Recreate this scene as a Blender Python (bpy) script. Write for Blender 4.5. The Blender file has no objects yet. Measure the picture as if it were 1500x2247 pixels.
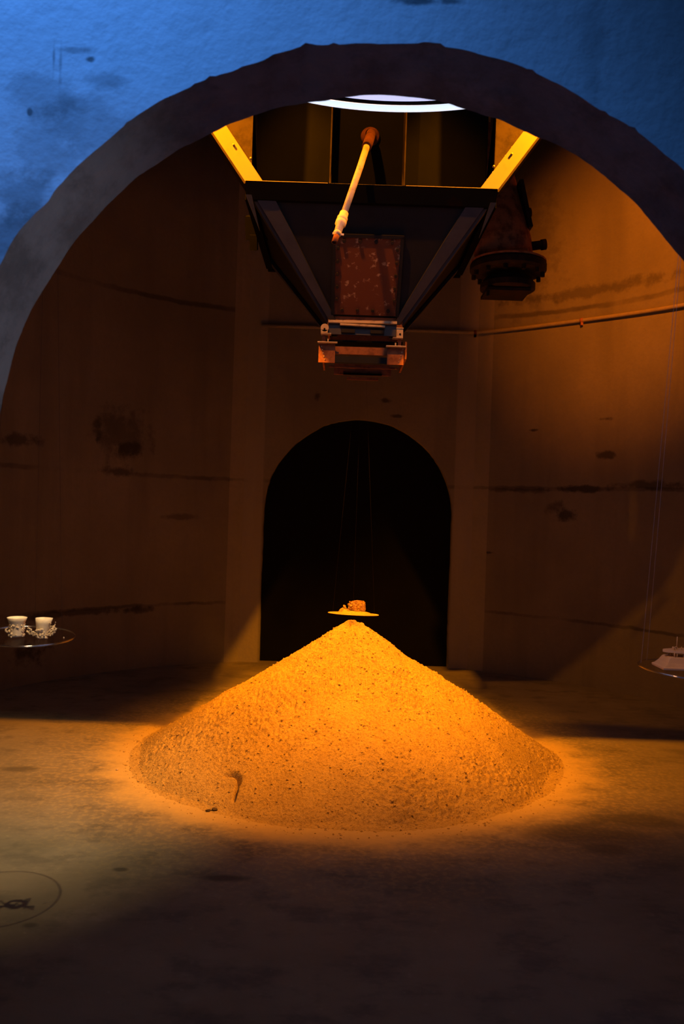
import bpy, math, random
import numpy as np
from mathutils import Vector, Matrix, Euler

S = bpy.context.scene
C = S.collection
R = math.radians

# ------------------------------------------------------------------ camera
EYE = 1.60
FPX = 1800.0                      # focal length for a 1500 x 2247 frame
ROLL = R(1.9)
cam_d = bpy.data.cameras.new('camera')
cam = bpy.data.objects.new('camera', cam_d); C.objects.link(cam)
cam.matrix_world = Matrix.Translation((0, 0, EYE)) @ Matrix.Rotation(R(90), 4, 'X') @ Matrix.Rotation(ROLL, 4, 'Z')
cam_d.sensor_fit = 'VERTICAL'; cam_d.sensor_height = 36.0
cam_d.lens = FPX / 2247 * 36.0
cam_d.clip_start = 0.05; cam_d.clip_end = 60
cam_d.dof.use_dof = True; cam_d.dof.focus_distance = 5.0; cam_d.dof.aperture_fstop = 3.5
S.camera = cam

# ------------------------------------------------------------------ world, exposure
w = bpy.data.worlds.new('world'); S.world = w; w.use_nodes = True
w.node_tree.nodes['Background'].inputs[0].default_value = (0.35, 0.42, 0.6, 1)
w.node_tree.nodes['Background'].inputs[1].default_value = 0.003
S.view_settings.view_transform = 'Standard'
S.view_settings.look = 'None'
S.view_settings.exposure = 0.0
S.view_settings.gamma = 1.0
S.view_settings.use_curve_mapping = False

# ------------------------------------------------------------------ lamps and added fill spots
def lamp(name, kind, loc, target, energy, color, radius=0.05, angle=60, blend=0.5):
    d = bpy.data.lights.new(name, kind); o = bpy.data.objects.new(name, d); C.objects.link(o)
    o.location = loc; d.energy = energy; d.color = color; d.shadow_soft_size = radius
    if kind == 'SPOT':
        d.spot_size = R(angle); d.spot_blend = blend
        o.rotation_euler = (Vector(target) - Vector(loc)).to_track_quat('-Z', 'Y').to_euler()
    return o
ORANGE = (1.0, 0.20, 0.003)
AMBER = (1.0, 0.285, 0.002)
for x_, sg in ((-1.56, 1), (1.78, -1)):          # a pair of amber floods left and right of the hopper: tight beam on the tip, weaker spill
    lamp('amber_beam', 'SPOT', (x_, 4.20, 5.00), (0.10, 5.62, 0.85), 850, AMBER, 0.03, 49, 1.0)
    lamp('amber_spill', 'SPOT', (x_, 4.20, 5.00), (0.10 + 1.25 * sg, 6.60 + .17 * sg, 0.00), 1350, AMBER, 0.03, 51, 0.6)
lamp('hopper_fill', 'SPOT', (-0.50, 3.15, 5.00), (0.12, 5.0, 3.2), 330, AMBER, 0.03, 46, 0.6)  # unseen fill spot added to brighten the pipe, struts and gate
lamp('wall_lamp', 'SPOT', (1.45, 4.10, 4.90), (2.75, 7.2, 4.05), 1050, ORANGE, 0.08, 51, 1.0)
lamp('disc_lamp', 'SPOT', (-0.98, 3.30, 4.30), (-2.05, 4.25, 0.0), 430, (1.0, 0.68, 0.29), 0.02, 45, 1.0)
lamp('cup_fill', 'SPOT', (-0.85, 2.55, 2.55), (-1.25, 3.30, 1.10), 120, (1.0, 0.62, 0.30), 0.16, 24, 0.9)  # soft front fill, added to light the faces of the cups
lamp('blue_lamp', 'SPOT', (-1.40, 1.80, 5.60), (-1.35, 2.17, 2.80), 3700, (0.075, 0.30, 1.0), 0.06, 90, 1.0)
lamp('soffit_fill', 'SPOT', (1.90, 1.85, 1.75), (-0.95, 2.30, 2.15), 130, (0.90, 0.88, 1.0), 0.05, 30, 1.0)  # unseen neutral fill, added to lift the left part of the soffit
lamp('ship_fill', 'SPOT', (0.60, 2.65, 2.20), (1.45, 3.38, 0.97), 30, (1.0, 0.38, 0.10), 0.12, 20, 0.9)  # orange fill added for the ship, imitating bounce off the sand

# ------------------------------------------------------------------ helpers
CR, SR = math.cos(ROLL), math.sin(ROLL)
def at(px, py, Y):
    """world point that a survey point of the photograph has at depth Y"""
    dx, dy = px - 750.0, py - 1123.5
    return Vector(((dx * CR + dy * SR) / FPX * Y, Y, EYE - (-dx * SR + dy * CR) / FPX * Y))

rng = random.Random(7)
nrng = np.random.default_rng(11)

class MB:
    def __init__(self): self.v = []; self.f = []; self.smooth = []
    def add(self, verts, faces, smooth=False):
        n = len(self.v); self.v += [tuple(p) for p in verts]
        self.f += [tuple(i + n for i in f) for f in faces]; self.smooth += [smooth] * len(faces)
    def hexa(self, p):                                   # eight corners: bottom 0-3, top 4-7
        self.add(p, [(3, 2, 1, 0), (4, 5, 6, 7), (0, 1, 5, 4), (1, 2, 6, 5), (2, 3, 7, 6), (3, 0, 4, 7)])
    def box(self, c, s, rot=None):
        c = Vector(c); h = [x / 2 for x in s]; M = rot or Matrix.Identity(3)
        q = [(-1, -1), (1, -1), (1, 1), (-1, 1)]
        self.hexa([c + M @ Vector((a * h[0], b * h[1], z * h[2])) for z in (-1, 1) for a, b in q])
    def bar(self, a, b, w_, t_, up=(0, 0, 1)):           # rectangular bar from a to b; t_ along up
        a, b = Vector(a), Vector(b); d = (b - a).normalized()
        s = d.cross(Vector(up)).normalized(); u = s.cross(d).normalized()
        off = [(-1, -1), (1, -1), (1, 1), (-1, 1)]
        self.hexa([p + s * (i * w_ / 2) + u * (j * t_ / 2) for p in (a, b) for i, j in off])
    def plate(self, pts, n, t_):                         # polygon extruded along n by t_
        pts = [Vector(p) for p in pts]; n = Vector(n).normalized() * t_; k = len(pts)
        self.add(pts + [p + n for p in pts],
                 [tuple(range(k))[::-1], tuple(range(k, 2 * k))] + [(i, (i + 1) % k, (i + 1) % k + k, i + k) for i in range(k)])
    def tube(self, pts, r, seg=12, cap=True):
        pts = [Vector(p) for p in pts]; rs = r if isinstance(r, (list, tuple)) else [r] * len(pts)
        base = len(self.v); prev = None; vs = []
        for i, p in enumerate(pts):
            d = (pts[min(i + 1, len(pts) - 1)] - pts[max(i - 1, 0)])
            if d.length < 1e-9: d = prev_d
            d.normalize(); prev_d = d
            if prev is None:
                s = d.cross(Vector((0, 0, 1)) if abs(d.z) < .9 else Vector((1, 0, 0))).normalized()
            else:
                s = (prev - d * prev.dot(d)).normalized()
            prev = s; u = d.cross(s)
            vs += [p + (s * math.cos(2 * math.pi * k / seg) + u * math.sin(2 * math.pi * k / seg)) * rs[i] for k in range(seg)]
        fs = []
        for i in range(len(pts) - 1):
            for k in range(seg):
                k2 = (k + 1) % seg
                fs.append((i * seg + k, i * seg + k2, (i + 1) * seg + k2, (i + 1) * seg + k))
        self.add(vs, fs, True)
        if cap:
            m = len(pts) - 1
            self.f += [tuple(base + k for k in range(seg))[::-1], tuple(base + m * seg + k for k in range(seg))]
            self.smooth += [False, False]
    def lathe(self, prof, c, axis=(0, 0, 1), seg=40, smooth=True, close=False):   # prof: (radius, height)
        c = Vector(c); a = Vector(axis).normalized()
        s = a.cross(Vector((0, 1, 0)) if abs(a.y) < .9 else Vector((1, 0, 0))).normalized(); u = a.cross(s)
        vs = [c + a * h + (s * math.cos(2 * math.pi * k / seg) + u * math.sin(2 * math.pi * k / seg)) * r_ for r_, h in prof for k in range(seg)]
        n = len(prof); fs = []
        for i in range(n if close else n - 1):
            j = (i + 1) % n
            for k in range(seg):
                k2 = (k + 1) % seg
                fs.append((i * seg + k, i * seg + k2, j * seg + k2, j * seg + k))
        self.add(vs, fs, smooth)
    def ico(self, c, r, rand=0.0, sc=(1, 1, 1)):
        t = (1 + 5 ** .5) / 2
        V = [(-1, t, 0), (1, t, 0), (-1, -t, 0), (1, -t, 0), (0, -1, t), (0, 1, t), (0, -1, -t), (0, 1, -t), (t, 0, -1), (t, 0, 1), (-t, 0, -1), (-t, 0, 1)]
        F = [(0, 11, 5), (0, 5, 1), (0, 1, 7), (0, 7, 10), (0, 10, 11), (1, 5, 9), (5, 11, 4), (11, 10, 2), (10, 7, 6), (7, 1, 8),
             (3, 9, 4), (3, 4, 2), (3, 2, 6), (3, 6, 8), (3, 8, 9), (4, 9, 5), (2, 4, 11), (6, 2, 10), (8, 6, 7), (9, 8, 1)]
        c = Vector(c); k = r / math.sqrt(1 + t * t); e = Euler((rng.uniform(0, 6), rng.uniform(0, 6), rng.uniform(0, 6))).to_matrix()
        out = []
        for p in V:
            q = e @ Vector(p) * k * (1 + rng.uniform(-rand, rand))
            out.append(c + Vector((q.x * sc[0], q.y * sc[1], q.z * sc[2])))
        self.add(out, F)
    def build(self, name, mat, parent=None, loc=None, bevel=0.0, smooth_all=None):
        if parent is not None:
            o0 = parent.get('_o'); o0 = Vector(o0) if o0 is not None else Vector((0, 0, 0))
        else:
            o0 = Vector(loc) if loc is not None else Vector((0, 0, 0))
        me = bpy.data.meshes.new(name)
        me.from_pydata([(p[0] - o0.x, p[1] - o0.y, p[2] - o0.z) for p in self.v], [], self.f)
        sm = self.smooth if smooth_all is None else [smooth_all] * len(self.f)
        me.polygons.foreach_set('use_smooth', sm)
        me.materials.append(mat); me.update()
        o = bpy.data.objects.new(name, me); C.objects.link(o)
        if parent is not None: o.parent = parent
        else: o.location = o0
        o['_o'] = list(o0)
        if bevel:
            b = o.modifiers.new('bevel', 'BEVEL'); b.width = bevel; b.segments = 2; b.limit_method = 'ANGLE'
        return o

def tag(o, label=None, cat=None, group=None, kind=None):
    if label: o['label'] = label
    if cat: o['category'] = cat
    if group: o['group'] = group
    if kind: o['kind'] = kind
    return o
def thing(name, loc, label, cat, group=None):
    o = bpy.data.objects.new(name, None); C.objects.link(o); o.location = loc; o['_o'] = list(loc)
    o.empty_display_size = 0.1
    return tag(o, label, cat, group)

# value noise for mesh relief
def vnoise(x, y, seed):
    r_ = np.random.default_rng(seed); T = r_.random((256, 256))
    xi = np.floor(x).astype(int); yi = np.floor(y).astype(int); fx = x - xi; fy = y - yi
    fx = fx * fx * (3 - 2 * fx); fy = fy * fy * (3 - 2 * fy)
    a = T[xi % 256, yi % 256]; b = T[(xi + 1) % 256, yi % 256]; c = T[xi % 256, (yi + 1) % 256]; d = T[(xi + 1) % 256, (yi + 1) % 256]
    return (a * (1 - fx) + b * fx) * (1 - fy) + (c * (1 - fx) + d * fx) * fy - 0.5
def fbm(x, y, seed, oct=4):
    s = 0; a = 1
    for k in range(oct): s = s + a * vnoise(x * 2 ** k + 17.3 * k, y * 2 ** k - 9.1 * k, seed + k); a *= .5
    return s

# ------------------------------------------------------------------ materials
class NT:
    def __init__(self, name):
        self.m = bpy.data.materials.new(name); self.m.use_nodes = True
        self.t = self.m.node_tree; self.n = self.t.nodes; self.p = self.n['Principled BSDF']
        tc = self.n.new('ShaderNodeNewGeometry'); self.pos = tc.outputs['Position']
    def link(self, a, b): self.t.links.new(a, b)
    def val(self, sock, v):
        if hasattr(v, 'is_output'): self.link(v, sock)
        else: sock.default_value = v
    def math(self, op, a, b=0.0, c=None, clamp=False):
        k = self.n.new('ShaderNodeMath'); k.operation = op; k.use_clamp = clamp
        self.val(k.inputs[0], a); self.val(k.inputs[1], b)
        if c is not None: self.val(k.inputs[2], c)
        return k.outputs[0]
    def vmath(self, op, a, b):
        k = self.n.new('ShaderNodeVectorMath'); k.operation = op
        self.val(k.inputs[0], a); self.val(k.inputs[1], b)
        return k.outputs['Value'] if op in ('LENGTH', 'DISTANCE', 'DOT_PRODUCT') else k.outputs['Vector']
    def noise(self, scale, detail=4, rough=0.55, stretch=(1, 1, 1), off=(0, 0, 0)):
        v = self.vmath('MULTIPLY', self.pos, stretch); v = self.vmath('ADD', v, off)
        k = self.n.new('ShaderNodeTexNoise'); k.inputs['Scale'].default_value = scale
        k.inputs['Detail'].default_value = detail; k.inputs['Roughness'].default_value = rough
        self.link(v, k.inputs['Vector']); return k.outputs['Fac']
    def voronoi(self, scale, stretch=(1, 1, 1)):
        k = self.n.new('ShaderNodeTexVoronoi'); k.inputs['Scale'].default_value = scale
        self.link(self.vmath('MULTIPLY', self.pos, stretch), k.inputs['Vector']); return k.outputs['Distance']
    def rng(self, v, a, b, c=0.0, d=1.0):
        k = self.n.new('ShaderNodeMapRange'); k.clamp = True; k.interpolation_type = 'SMOOTHSTEP'
        self.val(k.inputs[0], v)
        for i, x in enumerate((a, b, c, d)): k.inputs[i + 1].default_value = x
        return k.outputs[0]
    def mix(self, f, a, b, mode='MIX'):
        k = self.n.new('ShaderNodeMix'); k.data_type = 'RGBA'; k.blend_type = mode
        self.val(k.inputs[0], f)
        for s, x in ((k.inputs[6], a), (k.inputs[7], b)):
            if hasattr(x, 'is_output'): self.link(x, s)
            else: s.default_value = (*x, 1) if len(x) == 3 else x
        return k.outputs[2]
    def sep(self):
        k = self.n.new('ShaderNodeSeparateXYZ'); self.link(self.pos, k.inputs[0]); return k.outputs
    def patch(self, c, s, nz, amp=0.9, edge=0.5):
        """a stain with its own shape: squashed distance from c, broken up by noise"""
        v = self.vmath('SUBTRACT', self.pos, tuple(c)); v = self.vmath('DIVIDE', v, tuple(s))
        d = self.vmath('LENGTH', v, (0, 0, 0))
        d = self.math('ADD', d, self.math('MULTIPLY', self.math('SUBTRACT', nz, 0.5), amp * 4))
        return self.rng(d, 1.0 - edge, 1.0 + edge, 1.0, 0.0)
    def bump(self, h, strength=0.3, dist=0.01, prev=None):
        k = self.n.new('ShaderNodeBump'); k.inputs['Strength'].default_value = strength; k.inputs['Distance'].default_value = dist
        self.link(h, k.inputs['Height'])
        if prev is not None: self.link(prev, k.inputs['Normal'])
        return k.outputs[0]
    def done(self, color, rough=0.8, normal=None, metal=0.0, spec=0.4):
        self.val(self.p.inputs['Base Color'], color if hasattr(color, 'is_output') else (*color, 1))
        self.val(self.p.inputs['Roughness'], rough); self.p.inputs['Metallic'].default_value = metal
        self.p.inputs['Specular IOR Level'].default_value = spec
        if normal is not None: self.link(normal, self.p.inputs['Normal'])
        return self.m

def concrete(name, base, dark, joints=(), stains=(), streak=0.5, spec=0.25, rough=0.85, bump=0.5, band=None, mottle=0):
    m = NT(name); xyz = m.sep(); z = xyz[2]
    big = m.noise(0.9, 5, 0.6); st = m.noise(3.0, 4, 0.6, (1, 1, 0.10)); fine = m.noise(26, 5, 0.6); mid = m.noise(6, 4, .6)
    col = m.mix(m.rng(big, .30, .72), base, dark)
    col = m.mix(m.math('MULTIPLY', m.rng(st, .45, .75), streak), col, tuple(x * .55 for x in base))
    col = m.mix(m.math('MULTIPLY', m.rng(fine, .35, .75), .35), col, tuple(x * .72 for x in base))
    h = m.math('ADD', m.math('MULTIPLY', fine, .5), mid)
    for zc, wd in joints:
        d = m.math('ABSOLUTE', m.math('SUBTRACT', m.math('ADD', z, m.math('MULTIPLY', mid, .05)), zc + .025))
        msk = m.math('MULTIPLY', m.rng(d, wd * .3, wd, 1, 0), m.rng(big, .35, .62))
        col = m.mix(m.math('MULTIPLY', msk, .8), col, tuple(x * .25 for x in base))
        h = m.math('SUBTRACT', h, m.math('MULTIPLY', msk, .4))
    if mottle:
        col = m.mix(m.math('MULTIPLY', m.rng(m.noise(5, 6, .7, (1, .6, 1)), .42, .62), mottle), col, tuple(x * .35 for x in base))
    if band:                                             # lighter bands at both edges of the doorway wall
        d = m.math('ABSOLUTE', m.math('SUBTRACT', xyz[0], band[0]))
        col = m.mix(m.math('MULTIPLY', m.rng(d, band[1] - .012, band[1] + .012), m.rng(st, .2, .6, 1, .55)), col, band[2])
    rag = m.noise(7, 5, .65); rag2 = m.noise(20, 4, .65)
    for c, s, k in stains:
        msk = m.patch(c, s, rag if max(s) > .05 else rag2)
        col = m.mix(m.math('MULTIPLY', msk, k), col, tuple(x * .12 for x in base))
    return m.done(col, rough, m.bump(h, bump, .012), spec=spec)

def wall_pt(px, py):                     # point on the round silo wall seen at px, py
    for i in range(60):
        Y = 6.6 + i * .04; p = at(px, py, Y)
        if (p.x - SX) ** 2 + (p.y - SY) ** 2 > SRAD ** 2: return p
    return p
SX, SY, SRAD, TOP = 0.13, 5.48, 3.30, 5.9    # silo axis, radius, height
PANEL_Y = 8.58
FRONT_Y, INNER_Y = 2.17, 2.45                # the two faces of the wall with the big arch
AX, AZ, AR = 0.085, 1.715, 1.128             # big arch: axis, spring line, radius

right_stains = [(wall_pt(1290, 1073), (.30, .3, .030), .85), (wall_pt(1135, 1076), (.28, .3, .022), .6), (wall_pt(1425, 1065), (.26, .3, .035), .7),
                (wall_pt(1240, 1130), (.10, .12, .055), .8), (wall_pt(1215, 1115), (.07, .1, .06), .6), (wall_pt(1330, 1000), (.07, .09, .035), .8),
                (wall_pt(1328, 920), (.05, .08, .018), .85), (wall_pt(1170, 944), (.035, .06, .012), .9), (wall_pt(1070, 1212), (.05, .08, .014), .9),
                (wall_pt(1165, 560), (.25, .3, .5), .35), (wall_pt(1300, 640), (.7, .8, .05), .5)]
left_stains = [(wall_pt(265, 950), (.22, .25, .20), .55), (wall_pt(290, 985), (.14, .2, .05), .75), (wall_pt(215, 935), (.03, .1, .12), .6),
               (wall_pt(40, 965), (.12, .2, .05), .7), (wall_pt(260, 1035), (.2, .2, .04), .7), (wall_pt(390, 1135), (.15, .2, .03), .55),
               (wall_pt(160, 1345), (.6, .7, .03), .7), (wall_pt(68, 1432), (.13, .2, .09), .8), (wall_pt(300, 1338), (.16, .2, .03), .7)]
joint_h = [(1.90, .030), (0.62, .022), (3.66, .035)]
M_right = concrete('silo_concrete_right', (.22, .205, .185), (.16, .15, .135), joint_h, right_stains, .55)
M_left = concrete('silo_concrete_left', (.22, .205, .185), (.16, .15, .135), joint_h, left_stains, .55)
M_back = concrete('door_surround_plaster', (.25, .235, .21), (.19, .18, .16), [(1.9, .03)],
                  [((-.3, PANEL_Y, 2.80), (.03, .1, .04), .8), ((.42, PANEL_Y, 2.78), (.05, .1, .025), .8), ((.55, PANEL_Y, 2.62), (.06, .1, .015), .8),
                   ((1.11, PANEL_Y, 1.30), (.025, .1, .03), .9)], .5, band=(.165, 1.0, (.34, .315, .275)))
M_strip = concrete('pilaster_plaster', (.30, .28, .25), (.25, .235, .21), [(1.9, .02)], [], .6)
front_stains = [(at(160, 110, FRONT_Y), (.07, .1, .010), .55), (at(118, 125, FRONT_Y), (.006, .1, .05), .6), (at(133, 130, FRONT_Y), (.006, .1, .06), .5),
                (at(198, 130, FRONT_Y), (.012, .1, .008), .9), (at(230, 175, FRONT_Y), (.045, .1, .020), .45), (at(920, 3, FRONT_Y), (.05, .1, .012), .9),
                (at(985, 2, FRONT_Y), (.03, .1, .012), .8), (at(65, 245, FRONT_Y), (.006, .1, .008), .9), (at(80, 200, FRONT_Y), (.07, .1, .05), .35),
                (at(240, 290, FRONT_Y), (.14, .1, .07), .35), (at(40, 430, FRONT_Y), (.09, .1, .07), .55), (at(15, 520, FRONT_Y), (.08, .1, .09), .65),
                (at(100, 330, FRONT_Y), (.09, .1, .08), .3), (at(1300, 150, FRONT_Y), (.03, .1, .2), .25)]
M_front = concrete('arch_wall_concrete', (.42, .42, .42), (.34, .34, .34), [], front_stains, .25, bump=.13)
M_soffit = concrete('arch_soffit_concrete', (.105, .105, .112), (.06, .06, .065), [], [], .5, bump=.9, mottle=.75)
M_ceil = concrete('ceiling_concrete', (.10, .10, .10), (.08, .08, .08), [], [], 0)

def mat_floor():
    m = NT('floor_concrete')
    big = m.noise(.8, 5, .6); mid = m.noise(3.2, 5, .65, (1, 1.5, 1)); fine = m.noise(30, 4, .6); bl = m.noise(1.7, 6, .7, (1, 1, 1), (3, 7, 0))
    col = m.mix(m.rng(big, .3, .7), (.30, .265, .21), (.19, .17, .135))
    col = m.mix(m.math('MULTIPLY', m.rng(mid, .48, .68), .6), col, (.12, .11, .10))
    col = m.mix(m.math('MULTIPLY', m.rng(bl, .55, .75), .55), col, (.40, .36, .31))
    col = m.mix(m.math('MULTIPLY', m.rng(fine, .62, .75), .35), col, (.42, .38, .32))
    # sand dust spilled round the pile
    d = m.vmath('LENGTH', m.vmath('MULTIPLY', m.vmath('SUBTRACT', m.pos, (PX, PY, 0)), (1, 1, 0)), (0, 0, 0))
    d2 = m.math('ADD', d, m.math('MULTIPLY', m.math('SUBTRACT', mid, .5), .45))
    dust = m.math('MULTIPLY', m.rng(d2, 1.42, 1.72, 1, 0), .85)
    dust2 = m.math('MULTIPLY', m.rng(d2, 1.4, 2.5, 1, 0), m.rng(fine, .45, .62))
    col = m.mix(m.math('MULTIPLY', dust2, .45), col, (.56, .43, .20))
    col = m.mix(dust, col, (.62, .47, .20))
    for c, s, k in [(at(1290, 1790, 4.2), (.30, .12, 1), .6), (at(1400, 1730, 4.4), (.25, .10, 1), .6), (at(490, 1915, 3.55), (.10, .03, 1), .8),
                    (at(265, 1912, 3.6), (.03, .02, 1), .8), (at(65, 2050, 3.1), (.03, .02, 1), .7), (at(1320, 1835, 4.0), (.10, .06, 1), .6),
                    (at(40, 1695, 4.9), (.10, .05, 1), .6)]:
        msk = m.patch((c.x, c.y, 0), s, mid, .6)
        col = m.mix(m.math('MULTIPLY', msk, k), col, (.07, .065, .06))
    h = m.math('ADD', m.math('MULTIPLY', fine, .4), mid)
    return m.done(col, m.rng(mid, .3, .7, .62, .85), m.bump(h, .35, .01), spec=.3)

def mat_sand():
    m = NT('sand')
    a = m.noise(9, 5, .65); b = m.noise(70, 4, .7); c = m.noise(180, 2, .6)
    col = m.mix(m.rng(a, .3, .7), (.66, .50, .21), (.56, .41, .165))
    col = m.mix(m.math('MULTIPLY', m.rng(b, .46, .66), .75), col, (.34, .235, .09))  # darker grains, with the shade between clumps put into the colour
    col = m.mix(m.math('MULTIPLY', m.rng(c, .58, .72), .4), col, (.78, .62, .30))
    return m.done(col, .95, m.bump(m.math('ADD', b, m.math('MULTIPLY', c, .5)), .9, .014), spec=.1)

def simple(name, color, rough=.6, metal=0.0, var=.3, scale=14, spec=.4, dark=None, bmp=.15, lo=.4, hi=.7):
    m = NT(name); a = m.noise(scale, 5, .65)
    col = m.mix(m.math('MULTIPLY', m.rng(a, lo, hi), var if dark is None else 1.0), color, dark or tuple(x * .5 for x in color))
    return m.done(col, rough, m.bump(a, bmp, .004), metal, spec)

PX, PY, PR, PH = 0.085, 5.50, 1.345, 0.880       # sand pile
M_floor = mat_floor(); M_sand = mat_sand()
M_dark = simple('dark_painted_steel', (.020, .0195, .021), .7, 0, .5, 5, .15)
M_frame = simple('grey_steel', (.048, .047, .052), .5, 0, .5, 9)
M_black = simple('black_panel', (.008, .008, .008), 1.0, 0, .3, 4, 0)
M_yel = simple('yellow_painted_steel', (.30, .23, .09), .45, 0, .35, 10, lo=.5, hi=.8)
M_gus = simple('stained_steel', (.050, .034, .016), .8, 0, 1, 12, .1, (.026, .017, .008))
M_beam = simple('black_painted_beam', (.0065, .0065, .007), 1.0, 0, 1, 6, 0, (.014, .007, .004), .15, .58, .7)
M_rust = simple('rust', (.34, .135, .060), .85, 0, 1, 16, .2, (.17, .065, .035), .4)
M_vrust = simple('orange_rust', (.72, .28, .11), .85, 0, 1, 14, .2, (.30, .11, .05), .4)
M_drust = simple('dark_rust', (.15, .050, .022), .85, 0, 1, 16, .15, (.07, .025, .014), .4)
M_rustplate = simple('rusty_plate', (.17, .055, .024), .8, 0, 1, 18, .2, (.50, .30, .17), .35, .56, .66)
M_valve = simple('valve_dark_iron', (.026, .021, .019), .7, 0, 1, 14, .15, (.055, .03, .02))
M_galv = simple('galvanised_pipe', (.55, .47, .36), .55, 0, 1, 22, .4, (.30, .20, .12), .3, .5, .72)
M_gate = simple('gate_steel', (.60, .48, .32), .6, 0, 1, 20, .3, (.28, .19, .12), .3, .5, .75)
M_cond = simple('conduit_paint', (.30, .26, .21), .6)
M_cream = simple('cream_porcelain', (.82, .72, .55), .45, 0, .3, 60, .4)
M_coral = simple('coral_crust', (.84, .70, .50), .7, 0, .5, 80, .3)
M_white = simple('white_print', (.62, .48, .36), .6, 0, .2, 40)
M_crys = simple('crystal_crust', (.42, .26, .13), .3, 0, 1, 90, .8, (.20, .11, .055), .6)
M_wire = simple('dark_wire', (.03, .03, .03), .5)
M_cable = simple('clear_line', (.55, .52, .58), .3)
M_plate = simple('sanded_plate', (.62, .47, .27), .7)
M_stone = simple('dark_grit', (.10, .075, .05), .9)
def glass():
    m = NT('clear_acrylic'); n = m.n
    tr = n.new('ShaderNodeBsdfTransparent'); tr.inputs[0].default_value = (.985, .985, .99, 1)
    gl = n.new('ShaderNodeBsdfGlossy'); gl.inputs['Roughness'].default_value = .06
    mx = n.new('ShaderNodeMixShader'); mx.inputs[0].default_value = .05; m.link(tr.outputs[0], mx.inputs[1]); m.link(gl.outputs[0], mx.inputs[2])
    m.link(mx.outputs[0], n['Material Output'].inputs['Surface'])
    return m.m
M_glass = glass()
def polished():
    m = NT('polished_acrylic_edge'); n = m.n
    tr = n.new('ShaderNodeBsdfTransparent'); tr.inputs[0].default_value = (.9, .9, .92, 1)
    gl = n.new('ShaderNodeBsdfGlossy'); gl.inputs[0].default_value = (.9, .9, .95, 1); gl.inputs['Roughness'].default_value = .12
    mx = n.new('ShaderNodeMixShader'); mx.inputs[0].default_value = .45
    m.link(tr.outputs[0], mx.inputs[1]); m.link(gl.outputs[0], mx.inputs[2]); m.link(mx.outputs[0], n['Material Output'].inputs['Surface'])
    return m.m
M_rim = polished()
def emit(name, col, s):
    m = NT(name); m.p.inputs['Base Color'].default_value = (*col, 1); m.p.inputs['Emission Color'].default_value = (*col, 1)
    m.p.inputs['Emission Strength'].default_value = s; return m.m
M_tube = emit('lit_tube', (.70, .82, 1.0), 1.1)
M_diff = emit('lit_diffuser', (.56, .64, 1.0), .95)

# ------------------------------------------------------------------ setting
b = MB(); N = 24
b.box((0, 3.4, -.15), (9, 13, .3)); tag(b.build('floor', M_floor), kind='structure')

def arch_curve(cx, cz, r_, n=120, z0=0.0, m=24):
    pts = [(cx - r_, z0 + (cz - z0) * i / m, math.pi) for i in range(m)]
    pts += [(cx + r_ * math.cos(a), cz + r_ * math.sin(a), a) for a in [math.pi * (1 - i / n) for i in range(n + 1)]]
    pts += [(cx + r_, cz - (cz - z0) * (i + 1) / m, 0.0) for i in range(m)]
    return pts
def rect_out(p, cx, cz, x0, x1, z1, k, n, m):
    x, z, a = p
    if k < m: return (x0, z)
    if k > n + m: return (x1, z)
    dx, dz = math.cos(a), math.sin(a); t_ = 1e9
    if dx > 1e-9: t_ = min(t_, (x1 - cx) / dx)
    if dx < -1e-9: t_ = min(t_, (x0 - cx) / dx)
    if dz > 1e-9: t_ = min(t_, (z1 - cz) / dz)
    return (cx + dx * t_, cz + dz * t_)
def arch_wall(cx, cz, r_, y0, y1, x0, x1, z1, rough, n=240, m=60, steps=10, seed=3):
    """wall with an arched opening: front face, soffit and rear face; rough = chipping of the edges in metres"""
    crv = arch_curve(cx, cz, r_, n, 0.0, m); K = len(crv)
    s = np.arange(K) * .03
    e0 = fbm(s * 3, s * 0, seed, 4) * rough + np.minimum(0, vnoise(s * 22, s * 0 + 3, seed + 9) + .28) * rough * 2.2
    e1 = fbm(s * 3, s * 0 + 5, seed + 20, 4) * rough * .8
    wall = MB(); sof = MB()
    def off(k, d):
        x, z, a = crv[k]; return (x - d * math.cos(a), z - d * math.sin(a))
    def ring(ee): return [off(k, float(ee[k])) for k in range(K)]
    f0, f1 = ring(e0), ring(e1)
    rad = [0, .01, .04, .12, .3, .6, 1.0]
    for y, fr, flip in ((y0, f0, False), (y1, f1, True)):
        vs = []
        for t_ in rad:
            for k in range(K):
                ox, oz = rect_out(crv[k], cx, cz, x0, x1, z1, k, n, m)
                ix, iz = fr[k]
                vs.append((ix + (ox - ix) * t_, y, iz + (oz - iz) * t_))
        fs = []
        for i in range(len(rad) - 1):
            for k in range(K - 1):
                q = (i * K + k, i * K + k + 1, (i + 1) * K + k + 1, (i + 1) * K + k)
                fs.append(q if not flip else q[::-1])
        wall.add(vs, fs, False)
    vs = []
    for j in range(steps + 1):
        t_ = j / steps
        ds = fbm(s * 2.2, s * 0 + t_ * 1.6, seed + 40, 4) * rough * 1.1 * math.sin(math.pi * t_)
        for k in range(K):
            d = float(e0[k] * (1 - t_) + e1[k] * t_ + ds[k])
            x, z = off(k, d); vs.append((x, y0 + (y1 - y0) * t_, z))
    fs = [(j * K + k, (j + 1) * K + k, (j + 1) * K + k + 1, j * K + k + 1) for j in range(steps) for k in range(K - 1)]
    sof.add(vs, fs, True)
    out = [(x0, y0, 0), (x0, y0, z1), (x1, y0, z1), (x1, y0, 0), (x0, y1, 0), (x0, y1, z1), (x1, y1, z1), (x1, y1, 0)]
    wall.add(out, [(0, 1, 5, 4), (1, 2, 6, 5), (2, 3, 7, 6)])
    return wall, sof
wl, sf = arch_wall(AX, AZ, AR, FRONT_Y, INNER_Y, -4.2, 4.2, TOP, .016)
wf = tag(wl.build('wall_front', M_front), kind='structure')
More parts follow.
